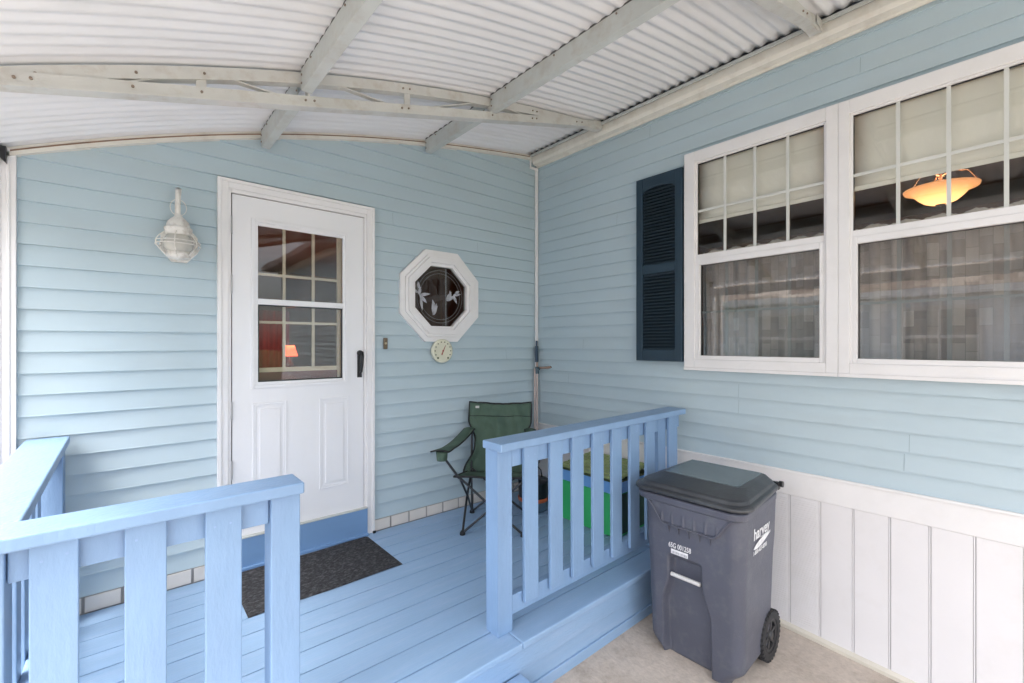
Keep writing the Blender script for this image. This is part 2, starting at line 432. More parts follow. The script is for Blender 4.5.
hb(b, 'door_window_frame', DOORW, door, bevel=.002)
b = MB(); rf_y(b, 3.118, 3.124, .6285, 1.1455, 1.4165, 1.8925, .008); hb(b, 'glass_seal', BLK, door)
b = MB(); b.box(.626, 1.148, 3.127, 3.131, 1.41, 2.38); hb(b, 'door_pane', GLD, door)
b = MB()
b.box(1.247, 1.281, 3.108, 3.1125, 1.415, 1.60)
b.tube([(1.264, 3.105, 1.575), (1.264, 3.07, 1.59), (1.262, 3.058, 1.565), (1.262, 3.06, 1.51), (1.264, 3.075, 1.46), (1.266, 3.105, 1.44)], [.011, .012, .012, .009, .008, .009], 10)
b.lathe([(0, 3.092), (.019, 3.094), (.021, 3.100), (.021, 3.1085)], (1.264, 0, 1.585), 16, 'y')
b.lathe([(0, 3.096), (.010, 3.097), (.010, 3.1085)], (1.264, 0, 1.43), 12, 'y')
hb(b, 'handle', BLK, door, bevel=.002)
STL = mat('grey_steel', (.45, .45, .46), .4, metal=.6)
for z in (2.30, 1.95, 1.2, .85):
    b = MB(); b.tube([(.488, 3.103, z), (.488, 3.103, z+.11)], .004, 8); hb(b, 'hinge', STL, door)
# inner prime door seen through the glass
b = MB()
b.box(.606, .622, 3.165, 3.185, 1.40, 2.42); b.box(1.128, 1.160, 3.165, 3.185, 1.40, 2.42)
b.box(.640, 1.128, 3.165, 3.185, 2.392, 2.43); b.box(.640, 1.128, 3.165, 3.185, 1.472, 1.500)
for x in (.790, .970): b.box(x-.0085, x+.0085, 3.168, 3.180, 1.500, 2.392)
for z in (2.088, 1.787, ): b.box(.622, 1.128, 3.1675, 3.1805, z-.008, z+.008)
hb(b, 'inner_grille', BEIG, door)
b = MB(); b.box(.60, 1.20, 3.166, 3.26, 1.36, 1.4715); hb(b, 'inner_sill', mat('maroon_sill', (.16, .06, .07), .6), door)
# kick board below the door
b = MB(); b.box(.474, 1.314, 3.088, 3.13, .3005, .488)
b.box(.474, 1.314, 3.070, 3.088, .3005, .318)
hb(b, 'door_step', FAS, bevel=.003)
b = MB(); b.box(.474, 1.314, 3.084, 3.13, .488, .4945); hb(b, 'threshold', ALU)
b = MB(); b.box(1.352, 1.372, 3.082, 3.092, .300, .315); hb(b, 'trim_foot', BLK)

# ------------------------------------------------------------------ octagonal window
def octring(mb, r0, r1, y0, y1):
    k = 1/math.cos(R(22.5)); v = []
    for (r, y) in ((r0, y1), (r0, y0), (r1, y0), (r1, y1)):
        for i in range(8):
            a = R(22.5+45*i); v.append((OX+r*k*math.cos(a), y, OZ+r*k*math.sin(a)*.995))
    f = []
    for j in range(4):
        for i in range(8):
            f.append((j*8+i, j*8+(i+1) % 8, ((j+1) % 4)*8+(i+1) % 8, ((j+1) % 4)*8+i))
    return mb.add(v, f)
b = MB(); octring(b, .322, .362, 3.098, 3.135); octring(b, .300, .322, 3.088, 3.135); octring(b, .262, .300, 3.078, 3.135); octring(b, .238, .262, 3.096, 3.14)
ow = hb(b, 'octagonal_window', WHT, bevel=.003, label='white octagonal accent window with etched flowers on dark glass')
b = MB(); k = 1/math.cos(R(22.5))
b.add([(OX+.239*k*math.cos(R(22.5+45*i)), 3.125, OZ+.239*k*math.sin(R(22.5+45*i))) for i in range(8)], [tuple(range(8))])
hb(b, 'pane', GLO, ow)
ETCH = mat('frosted_etching', (.36, .37, .40), .6, .35, 40)
ETCHG = mat('faint_etching', (.22, .24, .24), .6, .3, 40)
def petal(mb, x, z, L_, W_, ang, y=3.1235):
    n = 10; v = []; ca, sa = math.cos(ang), math.sin(ang)
    for side in (1, -1):
        for i in range(n+1) if side == 1 else range(n-1, 0, -1):
            t = i/n; px = t*L_; py = side*W_*math.sin(math.pi*t**.8)*(1 if side > 0 else .8)
            v.append((x+px*ca-py*sa, y, z+px*sa+py*ca))
    mb.add(v, [tuple(range(len(v)))])
for fl in (((-.19, .05, .06, .014, 100), (-.19, .0, .07, .016, 80), (-.19, .0, .10, .014, 10), (-.19, 0, .09, .016, -40), (-.18, -.02, .10, .014, -80), (-.20, .02, .05, .012, 150)),
           ((-.06, -.15, .10, .02, 75), (-.06, -.15, .12, .016, 95), (-.07, -.15, .09, .014, 60), (-.05, -.09, .07, .012, 110)),
           ((.06, -.03, .09, .018, 60), (.06, -.03, .10, .016, 30), (.12, .02, .08, .014, 10), (.12, .02, .08, .014, -60), (.10, .0, .06, .012, 100), (.14, .04, .05, .010, 20))):
    b = MB()
    for i_, (x, z, l, w, a) in enumerate(fl): petal(b, OX+x, OZ+z, l, w, R(a), 3.1235-.0002*i_)
    hb(b, 'etched_flower', ETCH, ow)
b = MB()
for rr in (.185, .21):
    pts = [(OX+rr*math.cos(R(a)), 3.1242, OZ+rr*math.sin(R(a))) for a in range(0, 361, 12)]
    b.tube(pts, .0016, 4, False)
b.tube([(OX+.052, 3.1242, OZ-.23), (OX+.052, 3.1242, OZ+.23)], .004, 4, False)
hb(b, 'leading', ETCHG, ow)

# ------------------------------------------------------------------ house body, rooms behind the windows
INB = mat('brown_wood_panelling', (.17, .085, .05), .6, .25, 4, .1, 30, stretch=(1, 6, .3))
INC = mat('brown_ceiling', (.20, .14, .10), .7, .1, 3)
INF = mat('dark_carpet', (.10, .07, .05), .9)
def room(x0, x1, y0, y1, z0, z1, openside):
    b = MB(); t = .06
    ax = x0 if openside == 'x-' else x0-t; ay = y0 if openside == 'y-' else y0-t
    if openside != 'x-': b.box(x0-t, x0, ay, y1+t, z0-t, z1+t)
    b.box(x1, x1+t, ay, y1+t, z0-t, z1+t)
    if openside != 'y-': b.box(x0, x1, y0-t, y0, z0-t, z1+t)
    b.box(ax if openside == 'x-' else x0, x1, y1, y1+t, z0-t, z1+t)
    hb(b, 'room_wall', INB)
    b = MB(); b.box(x0, x1, y0, y1, z0-t, z0); hb(b, 'room_floor', INF)
    b = MB(); b.box(x0, x1, y0, y1, z1, z1+t); hb(b, 'room_ceiling', INC)
room(3.03, 6.2, -1.6, 3.0, .72, 2.98, 'x-')
room(.05, 2.9, 3.16, 6.2, .45, 2.55, 'y-')
SHN = mat('grey_shingle', (.22, .20, .19), .9, .2, 20)
b = MB(); b.prism([(2.62, -6.2), (7.0, -6.2), (7.0, 6.9), (-.6, 6.9), (-.6, 3.14), (2.62, 3.14)], 'z', 3.44, 3.56); hb(b, 'roof', SHN)
#mat('grey_shingle', (.22, .20, .19), .9, .2, 20))
b = MB(); b.box(-.56, -.50, 3.14, 6.8, 0, 3.43); b.box(6.5, 6.56, -6, 6.8, -.2, 3.43); b.box(-.5, 6.5, 6.74, 6.8, 0, 3.43); b.box(3.03, 6.5, -6.0, -5.95, -.2, 3.43)
b.box(-.50, .38, 3.135, 3.16, .3, 2.5)
hb(b, 'outer_wall', SID)

# ------------------------------------------------------------------ porch roof: corrugated sheet on trusses
porch = empty('porch_roof', (-1.0, 3.09, 0), 0, 'white corrugated metal porch roof carried on bowed metal trusses', 'porch roof')
pinv = Matrix.Translation((1.0, -3.09, 0))
def pb(mb, name, m, parent=None, **k):
    mb.v = [tuple(pinv @ Vector(p)) for p in mb.v]
    return mb.build(name, m, parent or porch, **k)
XL, XR, YN, YF = -.57, 2.895, -1.7, 3.124
b = MB()
NY = int((YF-YN)/.068*8)
b.grid(lambda u, v: (XL+(XR-XL)*u, YN+(YF-YN)*v, rz(XL+(XR-XL)*u)+.009+.0066*math.sin(2*math.pi*(YN+(YF-YN)*v)/.068)), 40, NY)
pb(b, 'roof_sheet', ROOF, solid=.0015)
# closure behind the corrugation ends at the ledger
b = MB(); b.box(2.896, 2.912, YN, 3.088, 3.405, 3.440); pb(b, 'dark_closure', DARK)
b = MB(); b.box(2.886, 2.895, YN, 3.09, 3.396, 3.4165); pb(b, 'gutter_flashing', ALU)
# purlins in segments between the trusses
SCR = mat('screw_rust', (.22, .17, .13), .6, .2)
GAPM = mat('grimy_gap', (.10, .10, .10), .9)
TY = (2.30, .80, -.70)
for x in (.640, 1.775):
    segs = [(3.086, TY[0]+.03)]+[(TY[i]-.03, TY[i+1]+.03) for i in range(2)]
    for (y1, y0) in segs:
        z = rz(x)-.001
        b = MB()
        b.box(x, x+.003, y0, y1, z-.100, z); b.box(x+.0032, x+.048, y0, y1, z-.100, z-.096); b.box(x+.0032, x+.048, y0, y1, z-.006, z-.002)
        b.box(x+.045, x+.048, y0, y1, z-.0955, z-.080)
        pl = pb(b, 'purlin', ALU, bevel=.001)
        if y1 > -.6 and x > 0:
            yy = y1-.15; spots = []
            while yy > y0+.1: spots.append((yy, .014)); yy -= .41
            spots += [(q, dz) for q in (y0+.012, y1-.012) for dz in (.03, .07)]
            for (q, dz) in spots:
                b = MB(); b.tube([(x-.004, q, z-dz), (x, q, z-dz)], .005, 6); pb(b, 'screw', SCR, pl)
        b = MB(); b.box(x+.0015, x+.046, y0, y1, z+.0005, z+.0110); pb(b, 'closure_strip', GAPM, pl)

def chordz(x): return 2.517+.268*(x+.318)
def make_truss(yc):
    b = MB(); n = 36; xs = [XL+.03+(2.89-XL-.03)*i/n for i in range(n+1)]
    for a_, c_ in zip(xs, xs[1:]):
        for (d0, d1, ya, yb) in ((-.064, -.012, yc-.024, yc-.021), (-.0155, -.0115, yc-.0205, yc+.022), (-.064, -.0605, yc-.0205, yc+.022)):
            v = [(xx, yy, rz(xx)+dz) for xx in (a_, c_) for yy in (ya, yb) for dz in (d0, d1)]
            b.add(v, [(0, 1, 3, 2), (4, 6, 7, 5), (0, 4, 5, 1), (2, 3, 7, 6), (0, 2, 6, 4), (1, 5, 7, 3)])
    tr = pb(b, 'truss', TRS)
    b = MB()
    def chord_piece(x0, x1, d0, d1, ya, yb):
        v = [(xx, yy, chordz(xx)+dz) for xx in (x0, x1) for yy in (ya, yb) for dz in (d0, d1)]
        b.add(v, [(0, 1, 3, 2), (4, 6, 7, 5), (0, 4, 5, 1), (2, 3, 7, 6), (0, 2, 6, 4), (1, 5, 7, 3)])
    chord_piece(-.45, 2.895, .004, .052, yc-.030, yc-.027); chord_piece(-.45, 2.895, 0, .0035, yc-.034, yc+.024); chord_piece(-.45, 2.895, .049, .052, yc-.0265, yc+.022)
    chord_piece(-.45, 2.895, .0037, .012, yc-.034, yc-.0305)
    pb(b, 'bottom_chord', TRS, tr)
    # webs
    tops = [(.25, .25), (.66, .68), (1.20, 1.20), (1.775, 1.79), (2.18, 2.18)]
    for (xt, xb_) in tops:
        b = MB(); v0 = Vector((xb_, yc-.012, chordz(xb_)+.03)); v1 = Vector((xt, yc-.012, rz(xt)-.04))
        b.box(-.018, .018, -.003, .003, 0, (v1-v0).length, Matrix.Translation(v0) @ (v1-v0).to_track_quat('Z', 'Y').to_matrix().to_4x4())
        pb(b, 'web', TRS, tr)
    for (xt, xb_) in ((.32, .60), (.78, 1.14), (1.72, 1.24), (1.86, 2.14), (.20, -.05), (2.25, 2.6)):
        b = MB(); v0 = Vector((xb_, yc-.006, chordz(xb_)+.035)); v1 = Vector((xt, yc-.006, rz(xt)-.045))
        b.box(-.003, .003, -.014, .014, 0, (v1-v0).length, Matrix.Translation(v0) @ (v1-v0).to_track_quat('Z', 'X').to_matrix().to_4x4())
        pb(b, 'web', TRS, tr)
    for x in ((-.28, -.24, .03, .25, .66, .70, 1.20, 1.16, 1.79, 2.18, 2.14, 2.6, 2.66) if yc > .5 else ()):
        b = MB(); b.tube([(x, yc-.036, chordz(x)+.03), (x, yc-.029, chordz(x)+.03)], .0052, 8); pb(b, 'bolt', SCR, tr)
        b = MB(); b.tube([(x+.01, yc-.029, rz(x)-.037), (x+.01, yc-.022, rz(x)-.037)], .0052, 8); pb(b, 'bolt', SCR, tr)
    b = MB(); b.box(2.80, 2.897, yc-.038, yc-.035, 3.362, 3.41); b.box(2.80, 2.897, yc-.034, yc+.026, 3.356, 3.3605)
    pb(b, 'end_plate', TRS, tr, bevel=.001)
for yc in TY: make_truss(yc)
# eave beam and posts on the open side
b = MB(); ez = rz(XL)
b.box(XL-.03, XL+.03, YN, 3.09, ez-.13, ez-.012); pb(b, 'eave_beam', WHT, bevel=.003)
for y in (3.02, -.70):
    b = MB(); b.box(XL-.035, XL+.035, y-.035, y+.035, -.2, ez-.13)
    pb(b, 'post', WHT, bevel=.003)
# dark bracket at the roof corner
b = MB(); b.prism([(-.47, 2.55), (-.402, 2.55), (-.402, 2.475)], 'y', 3.060, 3.090); pb(b, 'corner_bracket', BLK)

# ------------------------------------------------------------------ deck
deck = empty('deck', (.5, 1.5, 0), 0, 'blue painted wooden porch deck in front of the white door', 'deck')
dinv = Matrix.Translation((-.5, -1.5, 0))
def db(mb, name, m, parent, inv=dinv, **k):
    mb.v = [tuple(inv @ Vector(p)) for p in mb.v]
    return mb.build(name, m, parent, **k)
b = MB()
edges = [3.108]+[2.966-.1438*k for k in range(10)]
for k in range(10):
    y1, y0 = edges[k], edges[k+1]
    gap = (.0022, .0026, .0020, .0032, .0034, .0020, .0026, .0034, .0024, .0022)[k]
    b.box(-.35, 2.99, y0+gap, y1-gap, .270, .300+random.uniform(-.0006, .0006))
db(b, 'deck_boards', DCK, deck, bevel=.002)
b = MB(); b.box(-.35, 1.368, 1.512, 1.669, .268, .3); b.box(1.371, 2.99, 1.512, 1.669, .268, .3)
db(b, 'nosing_board', DCK, deck, bevel=.006, segs=3)
b = MB(); b.box(-.33, 2.985, 1.540, 1.558, .150, .267); db(b, 'rim_board', DCK, deck, bevel=.003)
b = MB(); b.box(-.33, 2.985, 1.548, 1.564, .056, .149); b.box(-.33, 2.985, 1.540, 1.556, -.05, .055); db(b, 'skirt_board', DCK, deck, bevel=.003)
b = MB(); b.box(-.34, -.322, 1.56, 3.10, -.02, .267); db(b, 'side_board', DCK, deck)
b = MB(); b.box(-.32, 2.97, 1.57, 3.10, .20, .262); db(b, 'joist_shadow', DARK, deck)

step = empty('porch_step', (.9, 1.4, 0), 0, 'blue wooden step below the opening in the porch railing', 'step')
sinv = Matrix.Translation((-.9, -1.4, 0))
b = MB(); b.box(.40, 1.375, 1.385, 1.537, .118, .149); b.box(.40, 1.375, 1.235, 1.381, .118, .149); db(b, 'tread', DCK, step, sinv, bevel=.004)
b = MB(); b.box(.42, 1.355, 1.25, 1.268, -.04, .117); b.box(.42, .438, 1.269, 1.535, -.03, .117); b.box(1.337, 1.355, 1.269, 1.535, -.03, .117); db(b, 'riser', DCK, step, sinv, bevel=.002)

# railings
def rail_thing(name, loc, label):
    t = empty(name, loc, 0, label, 'railing', 'blue painted porch railings'); return t, Matrix.Translation([-q for q in loc])
BY0, BY1 = 1.588, 1.608
rr, rinv = rail_thing('porch_railing', (2.1, 1.64, .3), 'blue wooden railing beside the grey trash bin, in front of the green chair')
nh = mat('nail_dimple', (.26, .38, .60), .6)
b = MB(); b.box(1.290, 2.925, 1.565, 1.705, 1.163, 1.200); db(b, 'cap_rail', RAIL, rr, rinv, bevel=.005, segs=3)
b = MB(); b.box(1.395, 2.92, 1.614, 1.652, 1.072, 1.160); db(b, 'top_rail', RAIL, rr, rinv, bevel=.003)
b = MB(); b.box(1.395, 2.92, 1.614, 1.652, .375, .465); db(b, 'bottom_rail', RAIL, rr, rinv, bevel=.003)
for (x0, x1) in ((1.305, 1.392), (2.652, 2.742)):
    b = MB(); b.box(x0, x1, 1.612, 1.700, .3015, 1.1625)
    for q in (.02, .035, .06): b.box(x0+q, x0+q+.0012, 1.6113, 1.6119, .31, 1.15)
    db(b, 'post', RAIL, rr, rinv, bevel=.004)
def baluster(x0, x1, par, inv, zb=.417, zt=1.161, y0=BY0, y1=BY1):
    b = MB(); b.box(x0, x1, y0, y1, zb, zt)
    o = db(b, 'baluster', RAIL, par, inv, bevel=.003)
    xm = (x0+x1)/2
    for dx in (-.022, .022):
        for z in (zt-.045, zb+.04):
            if random.random() < .6:
                b = MB(); b.lathe([(.0001, y0-.0008), (.0035, y0-.0006)], (xm+dx+random.uniform(-.006, .006), 0, z+random.uniform(-.010, .010)), 8, 'y'); db(b, 'nail_head', nh, o, inv)
for (x0, x1) in ((1.452, 1.542), (1.628, 1.718), (1.794, 1.882), (1.962, 2.054), (2.134, 2.224), (2.308, 2.404), (2.482, 2.576), (2.745, 2.852)):
    baluster(x0, x1, rr, rinv)
rr.rotation_euler.y = -.006; rr.location.z += .003
rl, linv = rail_thing('porch_railing', (.1, 1.64, .3), 'blue wooden railing in the left foreground, in front of the door mat')
b = MB(); b.box(-.345, .450, 1.556, 1.690, 1.163, 1.200); db(b, 'cap_rail', RAIL, rl, linv, bevel=.006, segs=3)
b = MB(); b.box(-.21, .357, 1.614, 1.652, 1.072, 1.160); db(b, 'top_rail', RAIL, rl, linv, bevel=.003)
b = MB(); b.box(-.21, .357, 1.614, 1.652, .375, .465); db(b, 'bottom_rail', RAIL, rl, linv, bevel=.003)
for (x0, x1) in ((.359, .447), (-.302, -.212)):
    b = MB(); b.box(x0, x1, 1.594, 1.684, .3015, 1.1625); db(b, 'post', RAIL, rl, linv, bevel=.004)
for (x0, x1) in ((-.172, -.084), (.004, .094), (.184, .277)):
    baluster(x0, x1, rl, linv)
rs, sinv2 = rail_thing('porch_railing', (-.26, 2.4, .3), 'blue wooden side railing running back to the house wall at the left edge')
b = MB(); b.box(-.345, -.195, 1.6925, 3.092, 1.163, 1.200); db(b, 'cap_rail', RAIL, rs, sinv2, bevel=.006, segs=3)
b = MB(); b.box(-.275, -.237, 1.69, 3.00, 1.072, 1.160); db(b, 'top_rail', RAIL, rs, sinv2, bevel=.003)
b = MB(); b.box(-.275, -.237, 1.69, 3.00, .375, .465); db(b, 'bottom_rail', RAIL, rs, sinv2, bevel=.003)
b = MB(); b.box(-.300, -.212, 3.004, 3.092, .3015, 1.1625); db(b, 'post', RAIL, rs, sinv2, bevel=.004)
for k in range(7):
    y0 = 1.77+k*.175; b = MB(); b.box(-.296, -.276, y0, y0+.09, .417, 1.161)
    db(b, 'baluster', RAIL, rs, sinv2, bevel=.003)

# ------------------------------------------------------------------ door mat
MAT_ = mat('ribbed_mat', (.034, .035, .040), .95, .5, 90, .9, 160, dirt=(.12, .12, .13), dscale=45, damt=.9, stretch=(.6, 1, 1))
b = MB()
def matz(u, v):
    x, y = .468+.832*u, 2.530+.520*v
    e = min(u, 1-u, v, 1-v)
    return (x, y+.004*math.sin(u*9), .3015+.008*(0 if e < .004 else 1)+(.0016*math.sin(v*2*math.pi*40) if .01 < v < .99 else 0))
b.grid(matz, 40, 320)
o = b.build('door_mat', MAT_); tag(o, 'dark charcoal ribbed door mat lying before the white door', 'door mat')

# ------------------------------------------------------------------ onion lantern
lw = mat('chipped_white_enamel', (.74, .72, .68), .5, .12, 14, .25, 60, dirt=(.30, .24, .18), dscale=16, damt=.8)
lan = empty('wall_lantern', (.24, 3.12, 2.2), 0, 'white caged onion lantern with chipped paint on the wall left of the door', 'wall lamp')
b = MB(); k = 1/math.cos(R(22.5))
for (r, y0, y1) in ((.088, -.020, .01), (.070, -.030, -.020)):
    v = [(r*k*math.cos(R(22.5+45*i))*.95, y, r*k*math.sin(R(22.5+45*i))*1.15+.005) for y in (y0, y1) for i in range(8)]
    b.add(v, [tuple(range(8)), tuple(range(8, 16))]+[(i, (i+1) % 8, 8+(i+1) % 8, 8+i) for i in range(8)])
b.build('back_plate', lw, lan, bevel=.003)
LC = (-.012, -.10)   # lantern axis x,y
b = MB(); b.lathe([(.012, .15), (.020, .135), (.034, .122), (.048, .105), (.053, .090), (.053, .078), (.062, .074), (.064, .068), (.058, .040), (.050, .034)], (LC[0], LC[1], 0), 28)
b.build('cap', lw, lan)
b = MB(); b.lathe([(.050, .034), (.062, .012), (.068, -.012), (.064, -.036), (.048, -.056)], (LC[0], LC[1], 0), 28)
b.build('globe', mat('cloudy_glass', (.55, .53, .48), .2, .15, 12), lan)
b = MB(); b.lathe([(.046, -.050), (.052, -.054), (.052, -.082), (.044, -.090), (.020, -.094), (0.001, -.10)], (LC[0], LC[1], 0), 28)
b.build('base', lw, lan)
b = MB()
for i in range(6):
    a = 2*math.pi*i/6+.3
    pts = []
    for t in range(11):
        q = t/10; rr_ = .058+.045*math.sin(math.pi*q); pts.append((LC[0]+rr_*math.cos(a), LC[1]+rr_*math.sin(a), .050-.125*q))
    b.tube(pts, .0028, 6)
for (rr_, z) in ((.098, -.002), (.1, -.02)):
    b.tube([(LC[0]+rr_*math.cos(R(q)), LC[1]+rr_*math.sin(R(q)), z) for q in range(0, 361, 15)], .0028, 6, False)
b.build('cage', lw, lan)
b = MB()
b.tube([(LC[0], -.035, .03), (LC[0], -.05, .10), (LC[0], -.055, .20), (LC[0]+.002, -.06, .262), (LC[0]+.002, -.078, .288), (LC[0], -.095, .275), (LC[0], -.10, .23), (LC[0], -.10, .15)],
       [.011, .012, .013, .014, .015, .014, .011, .010], 10)
b.build('arm', lw, lan)
b = MB()
b.tube([(LC[0]+.036*math.cos(R(q)), -.10, .185+.044*math.sin(R(q))) for q in range(0, 361, 20)], .002, 6, False)
b.build('hanging_ring', lw, lan)

# ------------------------------------------------------------------ thermometer, doorbell, outlet, pipe
th = empty('thermometer', (1.930, 3.095, 1.594), 0, 'round cream dial thermometer hanging below the octagonal window', 'thermometer')
CREAM = mat('cream_dial', (.70, .69, .55), .4, .06, 10)
b = MB(); b.lathe([(.001, -.012), (.070, -.012), (.088, -.016), (.094, -.010), (.095, .0), (.094, .012)], n=40, axis='y'); b.build('dial', CREAM, th)
OLV = mat('olive_ink', (.08, .10, .05), .6)
for i in range(12):
    a = R(-50+280*i/11); rr_ = .072; sz = .007 if i in (0, 11) else .0045
    b = MB(); b.box(rr_*math.cos(a)-sz, rr_*math.cos(a)+sz, -.0168, -.0150, rr_*math.sin(a)-sz, rr_*math.sin(a)+sz); b.build('scale_mark', OLV, th)
b = MB(); b.tube([(-.012, -.018, -.03), (.022, -.018, .045)], [.004, .0015], 6); b.lathe([(0.0005, -.021), (.006, -.019), (.007, -.0155)], n=12, axis='y')
b.build('needle', mat('red_ink', (.35, .06, .04), .5), th)

b = MB(); b.box(1.440, 1.470, 3.098, 3.112, 1.612, 1.694)
o = b.build('doorbell', mat('aged_brass', (.16, .12, .08), .45, .2, 30, metal=.4), bevel=.004); tag(o, 'small dark brass doorbell on the siding right of the white door', 'doorbell')
db_ = MB(); db_.lathe([(.0005, 3.092), (.008, 3.093), (.009, 3.0975)], (1.455, 0, 1.655), 12, 'y'); db_.build('button', mat('ivory', (.5, .42, .3), .4), o)
pp = empty('water_pipe', (2.962, 3.075, .30), 0, 'slim white and copper water pipe in the porch corner with a spigot', 'pipe')
COP = mat('dull_copper_pipe', (.42, .28, .22), .45, .15, 12, metal=.3)
b = MB(); b.tube([(0, 0, 0), (0, 0, 1.12)], .0095, 10); b.tube([(-.020, .012, 0), (-.020, .012, 1.12)], .008, 10); b.build('pipe', mat('pinkish_pipe', (.58, .48, .45), .5, .1, 8), pp)
b = MB(); b.tube([(0, 0, 1.122), (0, 0, 1.24)], .0085, 8); b.build('pipe_upper', COP, pp)
b = MB(); b.tube([(-.006, 0, 1.18), (-.006, 0, 1.33)], .016, 10); b.tube([(-.006, 0, 1.33), (-.006, 0, 1.38)], .010, 10); b.build('pipe_wrap', mat('navy_wrap', (.03, .06, .10), .6), pp)
b = MB(); b.tube([(0, 0, 1.07), (0, 0, 1.135)], .019, 12); b.tube([(0, 0, 1.12), (-.0, -.03, 1.12)], .014, 10); b.build('spigot', mat('navy_brass', (.06, .10, .13), .4), pp)
b = MB(); b.tube([(.005, -.02, 1.125), (.02, -.06, 1.127), (.03, -.12, 1.132), (.034, -.15, 1.137)], [.008, .010, .012, .008], 8); b.build('spigot_handle', COP, pp)

# ------------------------------------------------------------------ camp chair
def ss(a, b_, t):
    t = max(0, min(1, (t-a)/(b_-a))); return t*t*(3-2*t)
ch = empty('camp_chair', (1.975, 2.50, .300), R(-45), 'dark green folding camp chair with black piping in the porch corner', 'camp chair')
GRN = mat('green_canvas', (.070, .118, .086), .85, .12, 8, .8, 14, dirt=(.09, .135, .105), dscale=9, damt=.5)
TUB = mat('charcoal_tube', (.035, .037, .042), .35, .1, 20, metal=.3)
PIP = mat('black_piping', (.012, .013, .014), .7)
def lerp(a, b, t): return a+(b-a)*t
def seat_pt(u, v, dz=0):     # u across, v front to back
    w = lerp(.272, .250, v)
    s = (u-.5)*2
    h = lerp(.415, .335, v)-.035*(1-s*s)*math.sin(math.pi*min(1, v*1.0+.05))*(.3+.7*v)
    h += .004*math.sin(9*u+3*v)*math.sin(math.pi*u)
    return (s*w, lerp(-.02, .40, v), h+dz)
b = MB(); b.grid(seat_pt, 20, 16); b.build('seat', GRN, ch, solid=.006)
def back_pt(u, v):
    s = (u-.5)*2
    # outline: wide at the seat, waist, flared top corners
    w = .200+.080*(1-ss(0, .36, v))+.055*ss(.45, .74, v)
    h = lerp(.330, .872, v)-(1-abs(s))**.8*.0-(.016*(1-s*s) if v > .95 else .016*(1-s*s)*max(0, (v-.6)/.4))
    d = lerp(.395, .545, v)+.045*(1-s*s)*math.sin(math.pi*(.15+.8*v))
    d += .010*math.sin(7*s+5*v)+.008*math.sin(13*s*v+2)+.006*math.sin(22*v+4*s)*(1-s*s)+.004*math.sin(31*s+9*v*v)
    return (s*w, d, h)
b = MB(); b.grid(back_pt, 24, 28); bk = b.build('backrest', GRN, ch, solid=.006)
b = MB()
edge = [back_pt(0, j/28) for j in range(29)]+[back_pt(i/24, 1) for i in range(1, 25)]+[back_pt(1, 1-j/28) for j in range(1, 29)]
b.tube(edge, .0075, 6); b.build('piping', PIP, bk)
b = MB(); e2 = [back_pt(i/24, .80) for i in range(25)]; b.tube([(p[0], p[1]-.004, p[2]) for p in e2], .0025, 5); b.build('seam', PIP, bk)
b = MB(); p = back_pt(.13, .94); b.box(p[0]-.014, p[0]+.016, p[1]-.009, p[1]-.0045, p[2]-.010, p[2]+.008); b.build('maker_tag', mat('pale_tag', (.5, .5, .48), .6), bk)
b = MB(); b.tube([seat_pt(0, j/10) for j in range(10, -1, -1)]+[seat_pt(i/20, 0) for i in range(1, 21)]+[seat_pt(1, j/10) for j in range(1, 11)], .008, 6); b.build('seat_piping', PIP, ch)
F = {'fl': (-.215, .0, .012), 'fr': (.215, .0, .012), 'rl': (-.215, .42, .012), 'rr': (.215, .42, .012)}
T = {'fl': (-.235, -.005, .405), 'fr': (.235, -.005, .405), 'rl': (-.215, .40, .36), 'rr': (.215, .40, .36)}
pairs = [('fl', 'fr'), ('fr', 'fl'), ('rl', 'rr'), ('rr', 'rl'), ('fl', 'rl'), ('rl', 'fl'), ('fr', 'rr'), ('rr', 'fr')]
for i, (a_, c_) in enumerate(pairs):
    b = MB(); p0 = Vector(F[a_]); p1 = Vector(T[c_])
    off = Vector((0, -.010 if i % 2 else .006, 0)) if i < 4 else Vector((.010 if i % 2 else -.006, 0, 0))
    mid = (p0+p1)/2+off
    b.tube([p0, mid, p1], .0085, 8); b.build('leg', TUB, ch)
for s_ in (-1, 1):
    b = MB(); b.tube([(s_*.215, .42, .012), (s_*.222, .42, .36), (s_*.228, .50, .62), (s_*.236, .545, .860)], .0085, 8); b.build('back_post', TUB, ch)
    b = MB(); b.tube([(s_*.238, -.015, .405), (s_*.27, -.035, .46), (s_*.325, -.05, .54), (s_*.345, -.05, .600)], .0085, 8); b.build('arm_post', TUB, ch)
    def arm_pt(u, v):
        yy = lerp(-.10, .47, v); wd = .042 if v > .25 else lerp(.062, .042, v/.25)
        cx = lerp(.355, .245, v)
        return (s_*cx+(u-.5)*2*wd, yy, .607+.055*v**1.3-.022*math.sin(math.pi*v)-.010*(1-abs(2*u-1)**2)*-1)
    b = MB(); b.grid(arm_pt, 8, 20); ar = b.build('armrest', GRN, ch, solid=.008)
    b = MB(); b.tube([arm_pt(0, j/20) for j in range(20, -1, -1)]+[arm_pt(i/8, 0) for i in range(1, 9)]+[arm_pt(1, j/20) for j in range(1, 21)], .006, 6); b.build('arm_piping', PIP, ar)
b = MB(); b.lathe([(.040, .600), (.036, .55), (.034, .535), (.001, .535)], (-.352, -.045, 0), 18); b.build('cup_holder', GRN, ch, solid=.003)
for kx in F.values():
    b = MB(); b.lathe([(.001, -.0115), (.020, -.0115), (.019, .004), (.012, .016), (.001, .016)], (kx[0], kx[1], .0122), 12); b.build('foot', PIP, ch)

